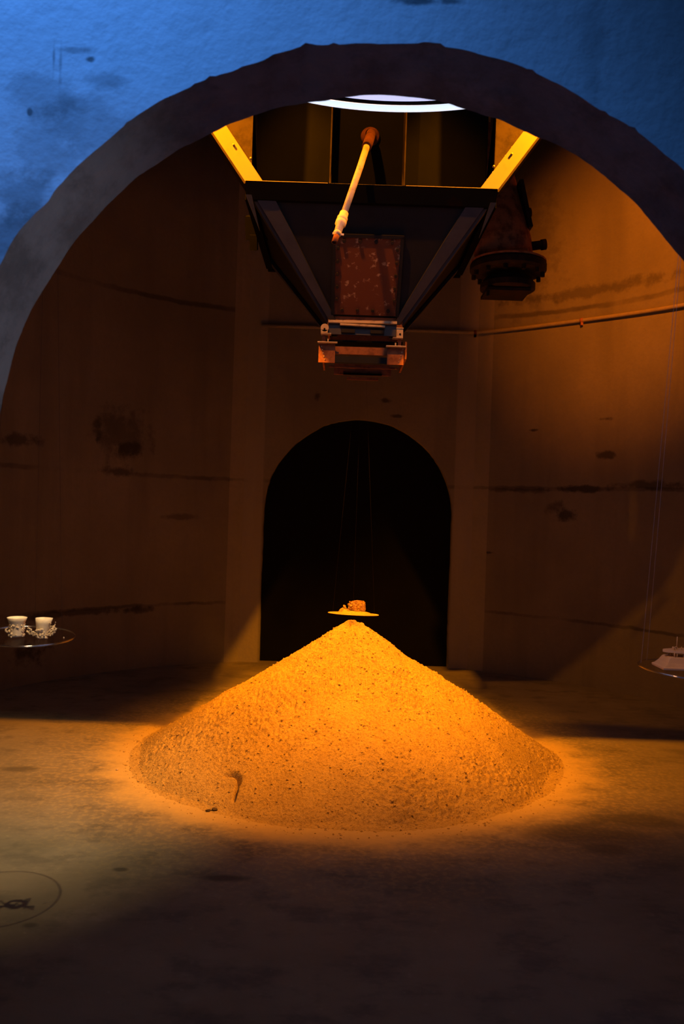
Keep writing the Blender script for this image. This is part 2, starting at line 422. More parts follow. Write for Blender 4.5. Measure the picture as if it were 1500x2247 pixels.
sf.build('arch_soffit', M_soffit, wf)

# far wall with the dark doorway
DX, DZ, DR = 0.165, 1.585, 0.985
wl, sf = arch_wall(DX, DZ, DR, PANEL_Y, PANEL_Y + .55, DX - 1.20, DX + 1.20, TOP, .012, 120, 40, 6, 77)
wb = tag(wl.build('wall_back', M_back), kind='structure')
sf.build('doorway_reveal', M_strip, wb)
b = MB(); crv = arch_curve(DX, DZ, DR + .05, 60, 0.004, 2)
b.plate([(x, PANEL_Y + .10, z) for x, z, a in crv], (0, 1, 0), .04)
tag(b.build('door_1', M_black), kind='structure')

def arc_wall(a0, a1, n=72):
    b = MB(); vs = []; zs = [0, .6, 1.2, 1.9, 2.6, 3.66, 4.6, TOP]
    for rr in (SRAD, SRAD + .25):
        for z in zs:
            for i in range(n + 1):
                a = a0 + (a1 - a0) * i / n; vs.append((SX + rr * math.sin(a), SY + rr * math.cos(a), z))
    k = n + 1; L = len(zs); fs = []
    for s_ in range(2):
        for j in range(L - 1):
            for i in range(n):
                o = s_ * L * k; q = (o + j * k + i, o + j * k + i + 1, o + (j + 1) * k + i + 1, o + (j + 1) * k + i)
                fs.append(q if s_ == 0 else q[::-1])
    for i in range(n): fs.append(((L - 1) * k + i, (L - 1) * k + i + 1, (2 * L - 1) * k + i + 1, (2 * L - 1) * k + i))
    b.add(vs, fs, True); return b
xr, xl = DX + 1.34 - SX, DX - 1.34 - SX
a_r = math.asin(xr / SRAD); a_l = math.asin(xl / SRAD)
a_end = math.pi - math.asin(math.sqrt(SRAD ** 2 - (SY - INNER_Y) ** 2) / SRAD)
tag(arc_wall(a_r, a_end).build('wall_right', M_right), kind='structure')
tag(arc_wall(a_l, -a_end).build('wall_left', M_left), kind='structure')
for k, (sx, nm) in enumerate(((1, 'trim_1'), (-1, 'trim_2'))):     # canted strips between round wall and doorway wall
    xa, xb = DX + sx * 1.20, DX + sx * 1.34
    yb = SY + math.sqrt(SRAD ** 2 - (xb - SX) ** 2)
    b = MB(); q = [(xa, PANEL_Y, 0), (xb, yb + .0, 0), (xb, yb + .2, 0), (xa, PANEL_Y + .25, 0)]
    if sx < 0: q = q[::-1]
    b.hexa(q + [(x, y, TOP) for x, y, z in q])
    tag(b.build(nm, M_strip), kind='structure')
b = MB(); b.box((0, 5.7, TOP + .1), (8.4, 7.2, .2)); tag(b.build('ceiling', M_ceil), kind='structure')

# ------------------------------------------------------------------ sand pile
def sand_pile():
    nr, nt = 300, 1200
    rr = np.concatenate([np.linspace(0.0, PR, 270), np.linspace(PR, PR + .14, 31)[1:]])
    th = np.linspace(0, 2 * math.pi, nt, endpoint=False)
    Rg, T = np.meshgrid(rr, th, indexing='ij')
    x = Rg * np.cos(T); y = Rg * np.sin(T)
    rim = PR * (1 + .018 * np.sin(2 * T + .7) + .012 * np.sin(5 * T + 2) + .02 * fbm(np.cos(T) * 3 + 9, np.sin(T) * 3 + 4, 5, 3))
    sl = PH / PR
    base = sl * (rim - np.sqrt(Rg ** 2 + .040 ** 2)) + .004
    big = fbm(x * 2.3 + 5, y * 2.3 + 5, 21, 3) * .045 * np.clip(Rg / .4, .15, 1)
    rough = np.clip(fbm(x * 2.6 + 40, y * 2.6 + 11, 31, 3) * 1.6 + .55, .15, 1.2)
    med = fbm(x * 14 + 50, y * 14 + 50, 41, 2) * .007
    fine = fbm(x * 70 + 80, y * 70 + 80, 51, 2) * .024
    clod = np.clip(vnoise(x * 70 + 9, y * 70 + 3, 61) - .15, 0, 1) * .022
    z = base + big + (med + fine + clod) * rough
    # scooped hollow low on the near left flank, with a dark overhanging crack along its right edge
    c = HOLE; ux = x + PX - c[0]; s = (y + PY - c[1])
    up = s * 1.2                                           # distance up the slope
    d = np.sqrt(ux ** 2 + up ** 2); ang = np.arctan2(up, ux)
    arc = np.exp(-((d - .082) / .008) ** 2) * np.clip((ang + .35) / .25, 0, 1) * np.clip((1.75 - ang) / .5, 0, 1)
    z -= .095 * arc
    tail = np.exp(-((ux - .075 - .05 * (up + .03)) / .007) ** 2) * np.clip((-up + .005) / .03, 0, 1) * np.clip((.15 + up) / .07, 0, 1)
    z -= .075 * tail
    z -= .016 * np.exp(-(d / .075) ** 2)
    c2 = HOLE2; ux = x + PX - c2[0]; uy = y + PY - c2[1]
    t1 = ux * .93 + uy * .36; t2 = -ux * .36 + uy * .93
    z -= .016 * np.exp(-(t1 / .045) ** 2 - (t2 / .010) ** 2)
    foot = (.0045 + .005 * fbm(x * 45, y * 45, 71, 2)) * np.clip((rim + .07 - Rg) / .07, 0, 1) - .0012
    z = np.maximum(z, foot)
    v = np.stack([x, y, z], -1).reshape(-1, 3)
    n0 = len(rr); i = np.arange(n0 - 1)[:, None] * nt; k = np.arange(nt)[None, :]; k2 = (k + 1) % nt
    q = np.stack([i + k, i + nt + k, i + nt + k2, i + k2], -1).reshape(-1, 4)
    me = bpy.data.meshes.new('sand_pile')
    me.vertices.add(len(v)); me.vertices.foreach_set('co', v.ravel())
    me.loops.add(q.size); me.loops.foreach_set('vertex_index', q.ravel())
    me.polygons.add(len(q)); me.polygons.foreach_set('loop_start', np.arange(0, q.size, 4)); me.polygons.foreach_set('loop_total', np.full(len(q), 4))
    me.polygons.foreach_set('use_smooth', np.ones(len(q), bool))
    me.update(calc_edges=True); me.validate(); me.materials.append(M_sand)
    o = bpy.data.objects.new('sand_pile', me); C.objects.link(o); o.location = (PX, PY, 0); o['_o'] = [PX, PY, 0]
    return o, v
def cone_hit(px, py):
    for i in range(400):
        Y = 3.9 + i * .004; p = at(px, py, Y); r_ = math.hypot(p.x - PX, p.y - PY)
        if p.z <= max(0, PH / PR * (PR - r_)) + 1e-4: return p
    return p
HOLE = cone_hit(492, 1724); HOLE2 = cone_hit(722, 1795)
pile, pv = sand_pile()
tag(pile, 'tall cone of orange-lit sand on the concrete floor under the hopper', 'sand pile')
b = MB()
idx = nrng.integers(0, len(pv), 9000)
for i in idx:
    p = pv[i]; r_ = math.hypot(p[0], p[1])
    if p[1] > .5 or r_ < .1 or rng.random() > .25 + .75 * (r_ / 1.4): continue
    k = rng.random() ** 3
    b.ico((PX + p[0], PY + p[1], p[2] + .001), .0025 + .007 * k, .3, (1, 1, .8))
g = b.build('sand_clump', M_sand, pile); g['kind'] = 'stuff'

# loose bits round the pile
def pebble(px, py, r_, label, name='pebble', mat=None, cat='pebble', group=None):
    p = at(px, py, 1600 / 1.0)
    d = p - Vector((0, 0, EYE)); t_ = -EYE / d.z; q = Vector((0, 0, EYE)) + d * t_
    b = MB(); b.ico((q.x, q.y, r_ * .5), r_, .35, (1.3, 1, .8))
    return tag(b.build(name, mat or M_stone, loc=(q.x, q.y, 0)), label, cat, group)
pebble(1150, 1746, .014, 'dark pebble lying in the sand fringe right of the pile')
pebble(457, 1781, .012, 'left one of two dark crumbs at the front left foot of the sand pile', 'crumb', None, 'crumb', 'dark crumbs at the foot of the sand pile')
pebble(470, 1779, .013, 'right one of two dark crumbs at the front left foot of the sand pile', 'crumb', None, 'crumb', 'dark crumbs at the foot of the sand pile')
pebble(257, 1690, .008, 'tiny pale stone chip on the floor left of the sand pile', 'stone_chip', M_white, 'stone chip')

# ------------------------------------------------------------------ hopper
HX = at(806, 560, 5.0).x
HX, HY = 0.108, 5.50
ZB, HB = 2.845, .235          # outlet height and half width
ZT, HT = 3.495, .715          # beam height and half width
hop = thing('steel_hopper', (HX, HY, ZB), 'dark steel funnel hopper with yellow lit struts hanging over the sand pile', 'hopper')
def hp(sx, sy, t_):           # corner of the funnel at fraction t_ of the height
    h = HB + (HT - HB) * t_
    return Vector((HX + sx * h, HY + sy * h, ZB + (ZT - ZB) * t_))
def facept(u, t_, off=0.0):   # point on the near face, u across, t_ up, off outward
    h = HB + (HT - HB) * t_; n = Vector((0, -(ZT - ZB), -(HT - HB))).normalized()
    return Vector((HX + u, HY - h, ZB + (ZT - ZB) * t_)) + n * off
FN = Vector((0, -(ZT - ZB), -(HT - HB))).normalized()
for nm, ca, cb, n in (('front_plate', (-1, -1), (1, -1), None), ('side_plate', (1, -1), (1, 1), None), ('back_plate', (1, 1), (-1, 1), None), ('side_plate', (-1, 1), (-1, -1), None)):
    b = MB(); p = [hp(*ca, 0), hp(*cb, 0), hp(*cb, 1), hp(*ca, 1)]
    nn = (p[1] - p[0]).cross(p[3] - p[0]).normalized()
    b.plate(p, -nn, .012); b.build(nm, M_dark, hop)
# upper box, recessed and nearly black
UB = .52; UX = .695
for sx, sy in ((0, -1), (1, 0), (0, 1), (-1, 0)):
    b = MB(); c = Vector((HX + sx * UX, HY + sy * UB, (ZT + 4.75) / 2))
    b.box(c, (2 * UX if sx == 0 else .012, 2 * UB if sy == 0 else .012, 4.75 - ZT)); b.build('bin_panel', M_black, hop)
b = MB(); b.box((HX, HY, ZT + .004), (2 * HT - .02, 2 * HT - .02, .008)); b.build('deck_plate', M_dark, hop)
# corner angles along the funnel edges
for sx in (-1, 1):
    for sy in (-1, 1):
        b = MB(); a0, a1 = hp(sx, sy, -.03), hp(sx, sy, .985)
        wd = .115
        n1 = Vector((0, sy * (ZT - ZB), -(HT - HB))).normalized(); n2 = Vector((sx * (ZT - ZB), 0, -(HT - HB))).normalized()
        i1 = Vector((-sx * wd, 0, 0)); i2 = Vector((0, -sy * wd, 0))
        b.plate([a0 + n1 * .004, a1 + n1 * .004, a1 + i1 + n1 * .004, a0 + i1 * .35 + n1 * .004], n1, .022)
        b.plate([a0 + n2 * .004, a1 + n2 * .004, a1 + i2 + n2 * .004, a0 + i2 * .35 + n2 * .004], n2, .022)
        b.build('corner_angle', M_frame, hop)
# cross beams round the top of the funnel with a raised lip
yb = HY - HT
b = MB(); q = [(-1, yb + .015, ZT - .083), (1, yb + .015, ZT - .083), (1, yb + .05, ZT - .083), (-1, yb + .05, ZT - .083), (-1, yb - .042, ZT + .002), (1, yb - .042, ZT + .002), (1, yb + .01, ZT + .002), (-1, yb + .01, ZT + .002)]
b.hexa([(HX + sx * (HT + .015), y_, z_) for sx, y_, z_ in q]); b.build('cross_beam', M_beam, hop)
b = MB(); b.box((HX, HY + HT + .02, ZT - .040), (2 * HT + .03, .045, .085)); b.build('cross_beam', M_beam, hop)
for sx in (-1, 1):
    b = MB(); b.box((HX + sx * (HT + .0), HY, ZT - .040), (.045, 2 * HT - .06, .085)); b.build('cross_beam', M_beam, hop)
X = lambda px, py=400, Y=4.8: at(px, py, Y).x
ribs = [X(549), X(723), X(886), X(1084)]
for i in range(3):
    b = MB(); b.box(((ribs[i] + ribs[i + 1]) / 2, yb - .012, ZT + .0075), (ribs[i + 1] - ribs[i] - .02, .02, .011 if i != 1 else .006))
    b.build('beam_lip', M_yel, hop)
for x in ribs:
    b = MB(); b.plate([(x - .003, yb + .01, ZT + .006), (x - .003, HY - UB, ZT + .006), (x - .003, HY - UB, 4.6), (x - .003, yb - .005, 4.6)], (1, 0, 0), .008)
    b.build('stiffener_rib', M_gus, hop)
# diagonal struts flaring out of the front corners, with gussets
for sx in (-1, 1):
    A = Vector((HX + sx * (HT + .012), yb - .03, ZT - .005)); B = A + Vector((sx * .44, 0, .62)); d = (B - A).normalized()
    inn = Vector((-sx * abs(d.z), 0, abs(d.x))).normalized()
    b = MB(); b.plate([A, B, B + inn * .086, A + inn * .086 - d * .055], (0, 1, 0), .012); b.build('strut_flange', M_yel, hop)
    b = MB(); b.plate([A, B, B + Vector((0, .16, 0)), A + Vector((0, .16, 0))], -inn, .012); b.build('strut_web', M_gus, hop)
    b = MB(); b.bar(B + inn * .03, (HX + sx * UX, yb + .3, B.z), .05, .05); b.build('strut_tie', M_dark, hop)
    b = MB(); x0 = ribs[0] if sx < 0 else ribs[3]
    P0 = Vector((x0, yb + .03, ZT + .01)); t_ = 1.0
    P1 = A + inn * .080 + d * .02; P1.y = yb + .03; P2 = A + inn * .080 + d * .70; P2.y = yb + .03
    b.plate([P0, P1, P2, Vector((x0, yb + .03, P2.z))], (0, 1, 0), .008); b.build('gusset', M_gus, hop)
    for k in range(11):                                    # weld beads and rivet heads along the gusset
        p = A + inn * .084 + d * (.03 + .06 * k); b = MB(); b.ico((p.x, yb - .012 + .02, p.z), .006 + .003 * rng.random(), .3)
        b.build('rivet', M_gate, hop)
    for k, (s_, t2) in enumerate(((.10, .10), (.22, .06), (.40, .085))):
        p = A + d * s_ + inn * t2; b = MB(); b.lathe([(0, -.012), (.006, -.012), (.007, 0)], (p.x, yb - .028, p.z), (0, 1, 0), 8)
        b.build('bolt', M_yel, hop)
    # triangular cleat under the beam end and lugs behind the strut
    b = MB(); e = HX + sx * (HT + .012)
    b.plate([(e, yb - .035, ZT - .075), (e - sx * .035, yb - .035, ZT - .075), (e - sx * .075, yb + .08, ZT - .24), ], (0, 1, 0), .02); b.build('cleat', M_frame, hop)
b = MB(); p = at(564, 500, 5.6); b.box(p, (.15, .10, .15), Matrix.Rotation(R(25), 3, 'X')); b.box(p + Vector((-.02, 0, -.10)), (.05, .06, .10), Matrix.Rotation(R(25), 3, 'X'))
b.build('side_lug', M_black, hop)
# access plate with bolts on the near face
t0, t1 = .035, .66
b = MB(); hw0, hw1 = .228, .228
xL0, xR0 = at(726, 690, 5.25).x - HX, at(874, 690, 5.25).x - HX
b.plate([facept(xL0, t0), facept(xR0, t0), facept(xR0, t1), facept(xL0, t1)], FN, .016)
ap = b.build('access_plate', M_rustplate, hop, bevel=.003)
for pts in ([(xL0 + .01, t0), (xL0 + .01, t1)], [(xR0 - .01, t0), (xR0 - .01, t1)], [(xL0, t1), (xR0, t1)]):
    b = MB(); b.bar(facept(*pts[0], .020), facept(*pts[1], .020), .020, .012, FN); b.build('plate_rim', M_dark, ap)
bolts = [(xL0 + .07 + (xR0 - xL0 - .14) * k / 3, t0 + .045) for k in range(4)] + [(x, t0 + .13 + .10 * k) for x in (xL0 + .035, xR0 - .035) for k in range(5)] + [(xL0 + .07 + (xR0 - xL0 - .14) * k / 3, t1 - .04) for k in range(4)]
for u, t_ in bolts:
    b = MB(); b.lathe([(0, .016), (.011, .016), (.012, .002)], facept(u, t_, .016), FN, 6, False); b.build('bolt', M_valve, ap)
# spout collar below the funnel
b = MB()
for sy in (-1, 1): b.box((HX, HY + sy * HB, ZB - .03), (2 * HB, .012, .09))
for sx in (-1, 1): b.box((HX + sx * HB, HY, ZB - .03), (.012, 2 * HB, .09))
b.build('spout', M_rust, hop)

# ------------------------------------------------------------------ slide gate under the hopper
GY = HY - HB - .035
gz = lambda py: at(790, py, GY).z
gx = lambda px: at(px, 740, GY).x
gate = thing('slide_gate', (HX, HY, gz(800)), 'rusty slide gate frame bolted under the mouth of the hopper', 'gate')
b = MB(); b.box(((gx(719) + gx(869)) / 2, GY - .012, gz(708)), (gx(869) - gx(719), .030, .016), Matrix.Rotation(R(-.6), 3, 'Y')); b.build('top_bar', M_gate, gate)
b = MB(); b.box(((gx(719) + gx(869)) / 2, GY + .006, gz(722)), (gx(869) - gx(719), .008, .075)); b.build('face_plate', M_frame, gate)
b = MB(); b.box(((gx(745) + gx(843)) / 2, GY - .022, gz(716)), (gx(843) - gx(745), .030, .011), Matrix.Rotation(R(1.2), 3, 'Y')); b.build('short_bar', M_gate, gate)
for a, c in ((748, 778), (812, 842)):
    b = MB(); b.box(((gx(a) + gx(c)) / 2, GY - .008, gz(728)), (gx(c) - gx(a), .024, .022)); b.build('stop_block', M_dark, gate)
for px, sx in ((711, -1), (876, 1)):
    x = gx(px)
    b = MB()
    if sx < 0:
        b.lathe([(0, -.012), (.026, -.012), (.026, .012), (0, .012)], (x + .002, GY - .02, gz(724)), (0, 1, 0), 20, False)
        b.box((x, GY - .02, gz(733)), (.044, .024, .030))
    else:
        b.box((x, GY - .02, gz(730)), (.042, .024, .066))
        b.box((x, GY - .02, gz(720)), (.046, .034, .008))
    br = b.build('bracket', M_gate, gate, bevel=.002)
    b = MB(); b.lathe([(0, -.003), (.006, -.003), (.006, .006), (0, .006)], (x + .001, GY - .034, gz(727 if sx < 0 else 733)), (0, 1, 0), 12, False); b.build('pin_hole', M_black, br)
    b = MB(); b.box((x - sx * .012, GY - .02, gz(737 if sx < 0 else 741)), (.064, .05, .006)); b.build('bracket_foot', M_gate, br)
    b = MB(); b.box((x + sx * .002, GY + .0, gz(748)), (.020, .022, .055)); b.build('hanger', M_rust, gate)
    xc = gx(719 if sx < 0 else 868)
    b = MB(); b.box((xc, GY - .045, gz(757 if sx < 0 else 761)), (.125, .035, .006)); b.box((xc - sx * .003, GY - .045, gz(753 if sx < 0 else 757)), (.008, .012, .022)); b.build('rail_end', M_gate, gate)
    b = MB(); b.box((gx(718 if sx < 0 else 868), GY - .020, gz(779)), (.105, .010, .118)); wing = b.build('side_wing', M_rust, gate)
    for k in range(5):
        p = Vector((gx(706 if sx < 0 else 884) + (-sx) * .006 * k, GY - .026, gz(765 + 7 * k)))
        b = MB(); b.ico(p, .004, .2); b.build('rivet', M_galv, wing)
    b = MB(); b.box((HX + sx * (HB + .03), HY, gz(765)), (.012, 2 * HB + .05, .11)); b.build('side_rail', M_rust, gate)
b = MB(); b.box((HX, GY + .10, gz(747)), (2 * HB + .02, .14, .010)); b.build('slide_plate', M_black, gate)
b = MB(); b.box((HX, GY + .02, gz(769)), (2 * HB - .08, .010, .048)); b.build('front_apron', M_rust, gate)
b = MB(); b.box((HX, GY + .0, gz(791)), (2 * HB - .02, .035, .040)); b.build('front_channel', M_dark, gate)
b = MB(); b.box((HX, GY + .05, gz(803) - .0), (2 * HB - .02, .008, .012)); b.build('channel_lip', M_rust, gate)
yk = HY + HB + .03
for py, hgt, wd, nm, mt in ((812, .075, .40, 'back_apron', M_rust), (822, .012, .27, 'back_slot', M_black), (832, .020, .22, 'back_lip', M_rust)):
    zc = at(795, py, yk).z; b = MB(); b.box((at(795, py, yk).x, yk - (.010 if nm != 'back_apron' else 0), zc), (wd, .012, hgt)); b.build(nm, mt, gate)

# ------------------------------------------------------------------ sampling pipe sticking out of the hopper
P0 = at(812, 300, 4.96); P0.y = HY - UB - .008
pipe = thing('pipe_lance', tuple(P0), 'pale galvanised pipe with a coupling and nozzle slanting down in front of the hopper', 'pipe')
F = P0 + Vector((0, -.02, .0))
b = MB(); b.lathe([(0, 0), (.055, 0), (.058, .012), (.050, .024), (.032, .032), (.030, .05)], P0 + Vector((0, -.004, 0)), (0, -1, 0), 28); b.build('flange', M_drust, pipe)
A1 = at(813, 300, 4.86); A2 = at(804, 322, 4.66); A3 = at(754, 470, 4.48); A4 = at(737, 528, 4.42)
b = MB(); b.tube([P0, at(814, 293, 4.88), at(812, 300, 4.78), at(808, 312, 4.70), A2], [.028] * 5, 16); b.build('elbow', M_drust, pipe)
dirn = (A3 - A2).normalized()
b = MB(); b.tube([A2, A2 + (A3 - A2) * .3 + Vector((.002, 0, 0)), A3], .0185, 16); b.build('tube', M_galv, pipe)
b = MB(); q = A3 - dirn * .01
b.lathe([(.018, 0), (.024, .002), (.025, .035), (.029, .037), (.029, .055), (.026, .058), (.030, .062), (.030, .085), (.022, .092), (.021, .13), (.016, .135)], q, dirn, 20)
b.build('coupling', M_galv, pipe)
q2 = q + dirn * .135
b = MB(); b.lathe([(.014, -.005), (.019, 0), (.023, .006), (.023, .018), (.017, .022), (.015, .03)], q2, dirn, 18); b.bar(q2 + Vector((-.026, 0, .0)) + dirn * .012, q2 + Vector((.036, 0, -.005)) + dirn * .012, .010, .010)
b.build('clamp', M_galv, pipe)
b = MB(); b.lathe([(.0, .02), (.016, .02), (.0155, .075), (.011, .076), (.011, .03)], q2, dirn, 18); b.build('nozzle', M_drust, pipe)

# ------------------------------------------------------------------ rusty side valve on the right
VY = 6.35
v0 = at(1114, 592, VY)
valve = thing('outlet_valve', tuple(at(1110, 648, VY)), 'rust brown outlet pipe with round dark flanges beside the right hopper strut', 'valve')
top, bot = at(1060, 300, VY + .25), at(1108, 578, VY)
b = MB(); ax = (bot - top)
b.tube([top, top + ax * .35, top + ax * .62, top + ax * .85, bot], [.17, .185, .205, .225, .215], 28); b.build('pipe_body', M_vrust, valve)
b = MB(); p = at(1122, 562, VY - .19); b.box(p, (.235, .07, .085), Matrix.Rotation(R(-5), 3, 'Y')); b.build('neck_block', M_vrust, valve, bevel=.004)
b = MB(); p = at(1130, 573, VY - .17); b.box(p, (.20, .07, .03)); b.build('neck_rib', M_vrust, valve)
b = MB(); rF = .292
b.lathe([(0, .065), (.20, .065), (.23, .055), (rF - .01, .045), (rF, .03), (rF, -.012), (rF - .02, -.03), (.2, -.032), (0, -.032)], v0, (0, 0, 1), 48, False); fl = b.build('upper_flange', M_valve, valve)
b = MB(); b.lathe([(.21, .056), (rF - .012, .047), (rF - .004, .046), (rF - .004, .060), (.21, .072)], v0, (0, 0, 1), 48, False); b.build('gasket_ring', M_vrust, valve)
for k in range(12):
    a = 2 * math.pi * (k + .5) / 12; b = MB()
    b.lathe([(0, -.018), (.017, -.018), (.017, .018), (0, .018)], v0 + Vector((math.cos(a) * (rF - .03), math.sin(a) * (rF - .03), -.048)), (0, 0, 1), 6, False); b.build('bolt', M_valve, fl)
v1 = at(1113, 630, VY)
b = MB(); b.lathe([(0, .06), (.18, .06), (.20, .03), (.21, .02), (.21, -.022), (.19, -.035), (0, -.035)], v1, (0, 0, 1), 40, False); b.build('lower_flange', M_valve, valve)
v2 = at(1108, 645, VY)
b = MB(); b.box(v2, (.33, .30, .022)); b.box(v2 + Vector((-.155, -.13, -.03)), (.018, .03, .05)); b.build('closing_plate', M_valve, valve)
s0 = at(1160, 541, VY - .02); s1 = at(1197, 536, VY - .02)
b = MB(); b.tube([s0, s0 + (s1 - s0) * .8], .034, 16); b.build('stub_pipe', M_valve, valve)
b = MB(); b.tube([s0 + (s1 - s0) * .72, s1], .041, 16); b.build('stub_cap', M_valve, valve)
b = MB(); b.bar(at(1140, 400, VY - .05), at(1161, 503, VY - .05), .03, .12, (0, 1, 0)); fin = b.build('side_fin', M_valve, valve)
k0 = at(1157, 467, VY - .05); b = MB(); b.lathe([(0, .0), (.034, 0), (.036, .012), (.034, .026), (.0, .03)], k0, (1, 0, .2), 20); b.build('knob', M_valve, fin)

# ------------------------------------------------------------------ conduit along the right wall
pts = []; zc = 3.515
pts += [Vector((x, PANEL_Y - .03, zc)) for x in (-.9, -.3, .3, .8, DX + 1.16)]
for i in range(40):
    a = a_r + .01 + (1.75 - a_r) * i / 39
    pts.append(Vector((SX + (SRAD - .03) * math.sin(a), SY + (SRAD - .03) * math.cos(a), zc + .02 * math.sin(i * .2))))
con = thing('wall_conduit', tuple(pts[8]), 'thin painted conduit pipe clipped along the curved right wall below the valve', 'pipe')
b = MB(); b.tube(pts, .0185, 12); b.build('tube', M_cond, con)
for px in (993, 1065, 1287):
    k = min(range(len(pts)), key=lambda i: abs(750 + FPX * pts[i].x / pts[i].y + SR * FPX * (pts[i].z - EYE) / pts[i].y - px))
    d = (pts[k + 1] - pts[k - 1]).normalized()
    b = MB(); b.tube([pts[k] - d * .014, pts[k] + d * .014], .024, 12); n = Vector((pts[k].x - SX, pts[k].y - SY, 0)).normalized()
    b.box(pts[k] + Vector((0, 0, -.032)), (.022, .022, .03)); b.build('clip', M_rust, con)

# ------------------------------------------------------------------ ring lamp
LF = at(855, 238, 4.06); LR = .75; tilt = R(11.5)
LC = Vector((LF.x, LF.y - LR * math.cos(tilt), LF.z - LR * math.sin(tilt)))
la = Vector((0, -math.sin(tilt), math.cos(tilt)))
ring = thing('ring_lamp', tuple(LC), 'glowing blue white round lamp with outer light tube hanging under the arch crown', 'lamp')
b = MB(); L1 = 96
pc = [LC + Matrix.Rotation(tilt, 3, 'X') @ Vector((LR * math.cos(a), LR * math.sin(a), 0)) for a in [2 * math.pi * i / L1 for i in range(L1 + 1)]]
b.tube(pc, .0155, 10, False); b.build('light_tube', M_tube, ring)
b = MB(); b.lathe([(LR - .075, .014), (LR - .016, .014), (LR - .016, .032), (LR - .075, .032)], LC, la, 96, False, True); b.build('rim', M_black, ring)
b = MB(); b.lathe([(0, .012), (LR - .08, .012), (LR - .075, .016), (LR - .075, .022), (0, .022)], LC, la, 96, False); b.build('diffuser', M_diff, ring)
for a in (.5, 2.6, 4.71):
    p = LC + Matrix.Rotation(tilt, 3, 'X') @ Vector((.68 * math.cos(a), .68 * math.sin(a), .03))
    b = MB(); b.tube([p, Vector((p.x, p.y, TOP - .004))], .003, 6); b.build('wire', M_wire, ring)

# ------------------------------------------------------------------ hanging discs
def disc(name, c, r_, tilt_x, tilt_y, mat, label, cat, wires, top_mat, lw=.0006, drop=3.2):
    o = thing(name, tuple(c), label, cat, 'round discs hanging on wires')
    M = Matrix.Rotation(tilt_x, 3, 'X') @ Matrix.Rotation(tilt_y, 3, 'Y'); a = M @ Vector((0, 0, 1))
    b = MB(); t_ = .005
    b.lathe([(0, -t_), (r_ - .003, -t_), (r_, -t_ + .002), (r_, -.002), (r_ - .003, 0), (0, 0)], c, a, 96, False); b.build('plate', mat, o)
    if mat == M_glass:
        b = MB(); b.tube([Vector(c) + M @ Vector((r_ * math.cos(q), r_ * math.sin(q), -t_ / 2)) for q in [2 * math.pi * i / 120 for i in range(121)]], .0032, 10, False); b.build('rim', M_rim, o)
    apex = Vector(c) + Vector((0, 0, drop))
    for w_ in wires:
        p = Vector(c) + M @ Vector((math.cos(w_) * (r_ - .012), math.sin(w_) * (r_ - .012), 0))
        b = MB(); b.tube([p, apex], lw, 6); b.build('wire', top_mat, o)
    return o, M
# left disc with two cups
LY = 3.30
c = at(58, 1394, LY)
dl, DM = disc('hanging_disc', c, .186, R(3.3), R(1.5), M_glass, 'clear round disc at the left edge carrying two cream cups', 'disc', (R(100), R(220), R(340)), M_wire)
def on_disc(c, M, px, Y, py):
    p = at(px, py, Y); d = p - c; loc = M.inverted() @ d
    return Vector(c) + M @ Vector((loc.x, Y - c.y, .0005))
def coral(b, base, dirs, n, step, r0, lump=.6):
    for d0 in dirs:
        p = Vector(base); d = Vector(d0).normalized()
        for i in range(n):
            d = (d + Vector((rng.gauss(0, .16), rng.gauss(0, .2), rng.gauss(0, .14)))).normalized(); p = p + d * step
            b.ico(p, r0 * rng.uniform(.6, 1.2), .35)
            if rng.random() < lump: b.ico(p + Vector((rng.gauss(0, 1), rng.gauss(0, 1), rng.gauss(0, 1))) * r0 * 1.2, r0 * .7, .35)
px1 = LY / FPX
k1 = on_disc(c, DM, 36, LY - .03, 1400); k1.z += .001
cup1 = thing('cup', tuple(k1), 'flared cream cup with a crusted foot, left of the two on the clear disc', 'cup', 'cream cups on the clear disc')
b = MB()
prof = [(0, 0), (.026, 0), (.027, .006), (.0255, .035), (.028, .046), (.033, .060), (.0385, .074), (.0360, .075), (.031, .062), (.025, .046), (.023, .03), (.0, .008)]
b.lathe(prof, k1, (0, 0, 1), 40); b.build('bowl', M_cream, cup1)
b = MB()
for i in range(120):
    a = rng.uniform(0, 6.28); h = rng.uniform(.0, .048); keep = (math.sin(a * 2 + 1) + rng.uniform(-.6, .6)) > -.1 or h < .008 or h > .036
    if keep: b.ico(k1 + Vector((math.cos(a) * .028, math.sin(a) * .028, h)), rng.uniform(.0022, .0055), .35)
g = b.build('crust', M_coral, cup1); g['kind'] = 'stuff'
b = MB()
for i in range(9):
    a = i / 8 * math.pi; b.ico(k1 + Vector((-.026 - .013 * math.sin(a), -.01, .012 + .024 * (i / 8))), .0042, .3)
b.build('handle', M_coral, cup1)
k2 = on_disc(c, DM, 93, LY - .03, 1400); k2.z += .001
cup2 = thing('cup', tuple(k2), 'straight cream cup wrapped in branching coral, right of the two on the clear disc', 'cup', 'cream cups on the clear disc')
b = MB(); seg = 40; vs = []; hs = [(0, .020), (.012, .021), (.03, .0225), (.055, .0245), (.078, .0265), (.078, .0245), (.05, .022), (.02, .018)]
for h, r_ in hs:
    for k in range(seg):
        a = 2 * math.pi * k / seg; rx = r_ * math.cos(a)
        if rx > 0: rx *= 1 + .55 * max(0, h - .02) / .06
        vs.append(k2 + Vector((rx - .002, r_ * math.sin(a), h)))
b.add(vs, [(i * seg + k, i * seg + (k + 1) % seg, (i + 1) * seg + (k + 1) % seg, (i + 1) * seg + k) for i in range(len(hs) - 1) for k in range(seg)], True)
b.build('bowl', M_cream, cup2)
b = MB(); coral(b, k2 + Vector((-.018, -.012, .014)), [(-1, -.1, .30), (-1, .1, .45), (-.9, -.3, .2), (-1, -.2, .5)], 13, .0036, .0031)
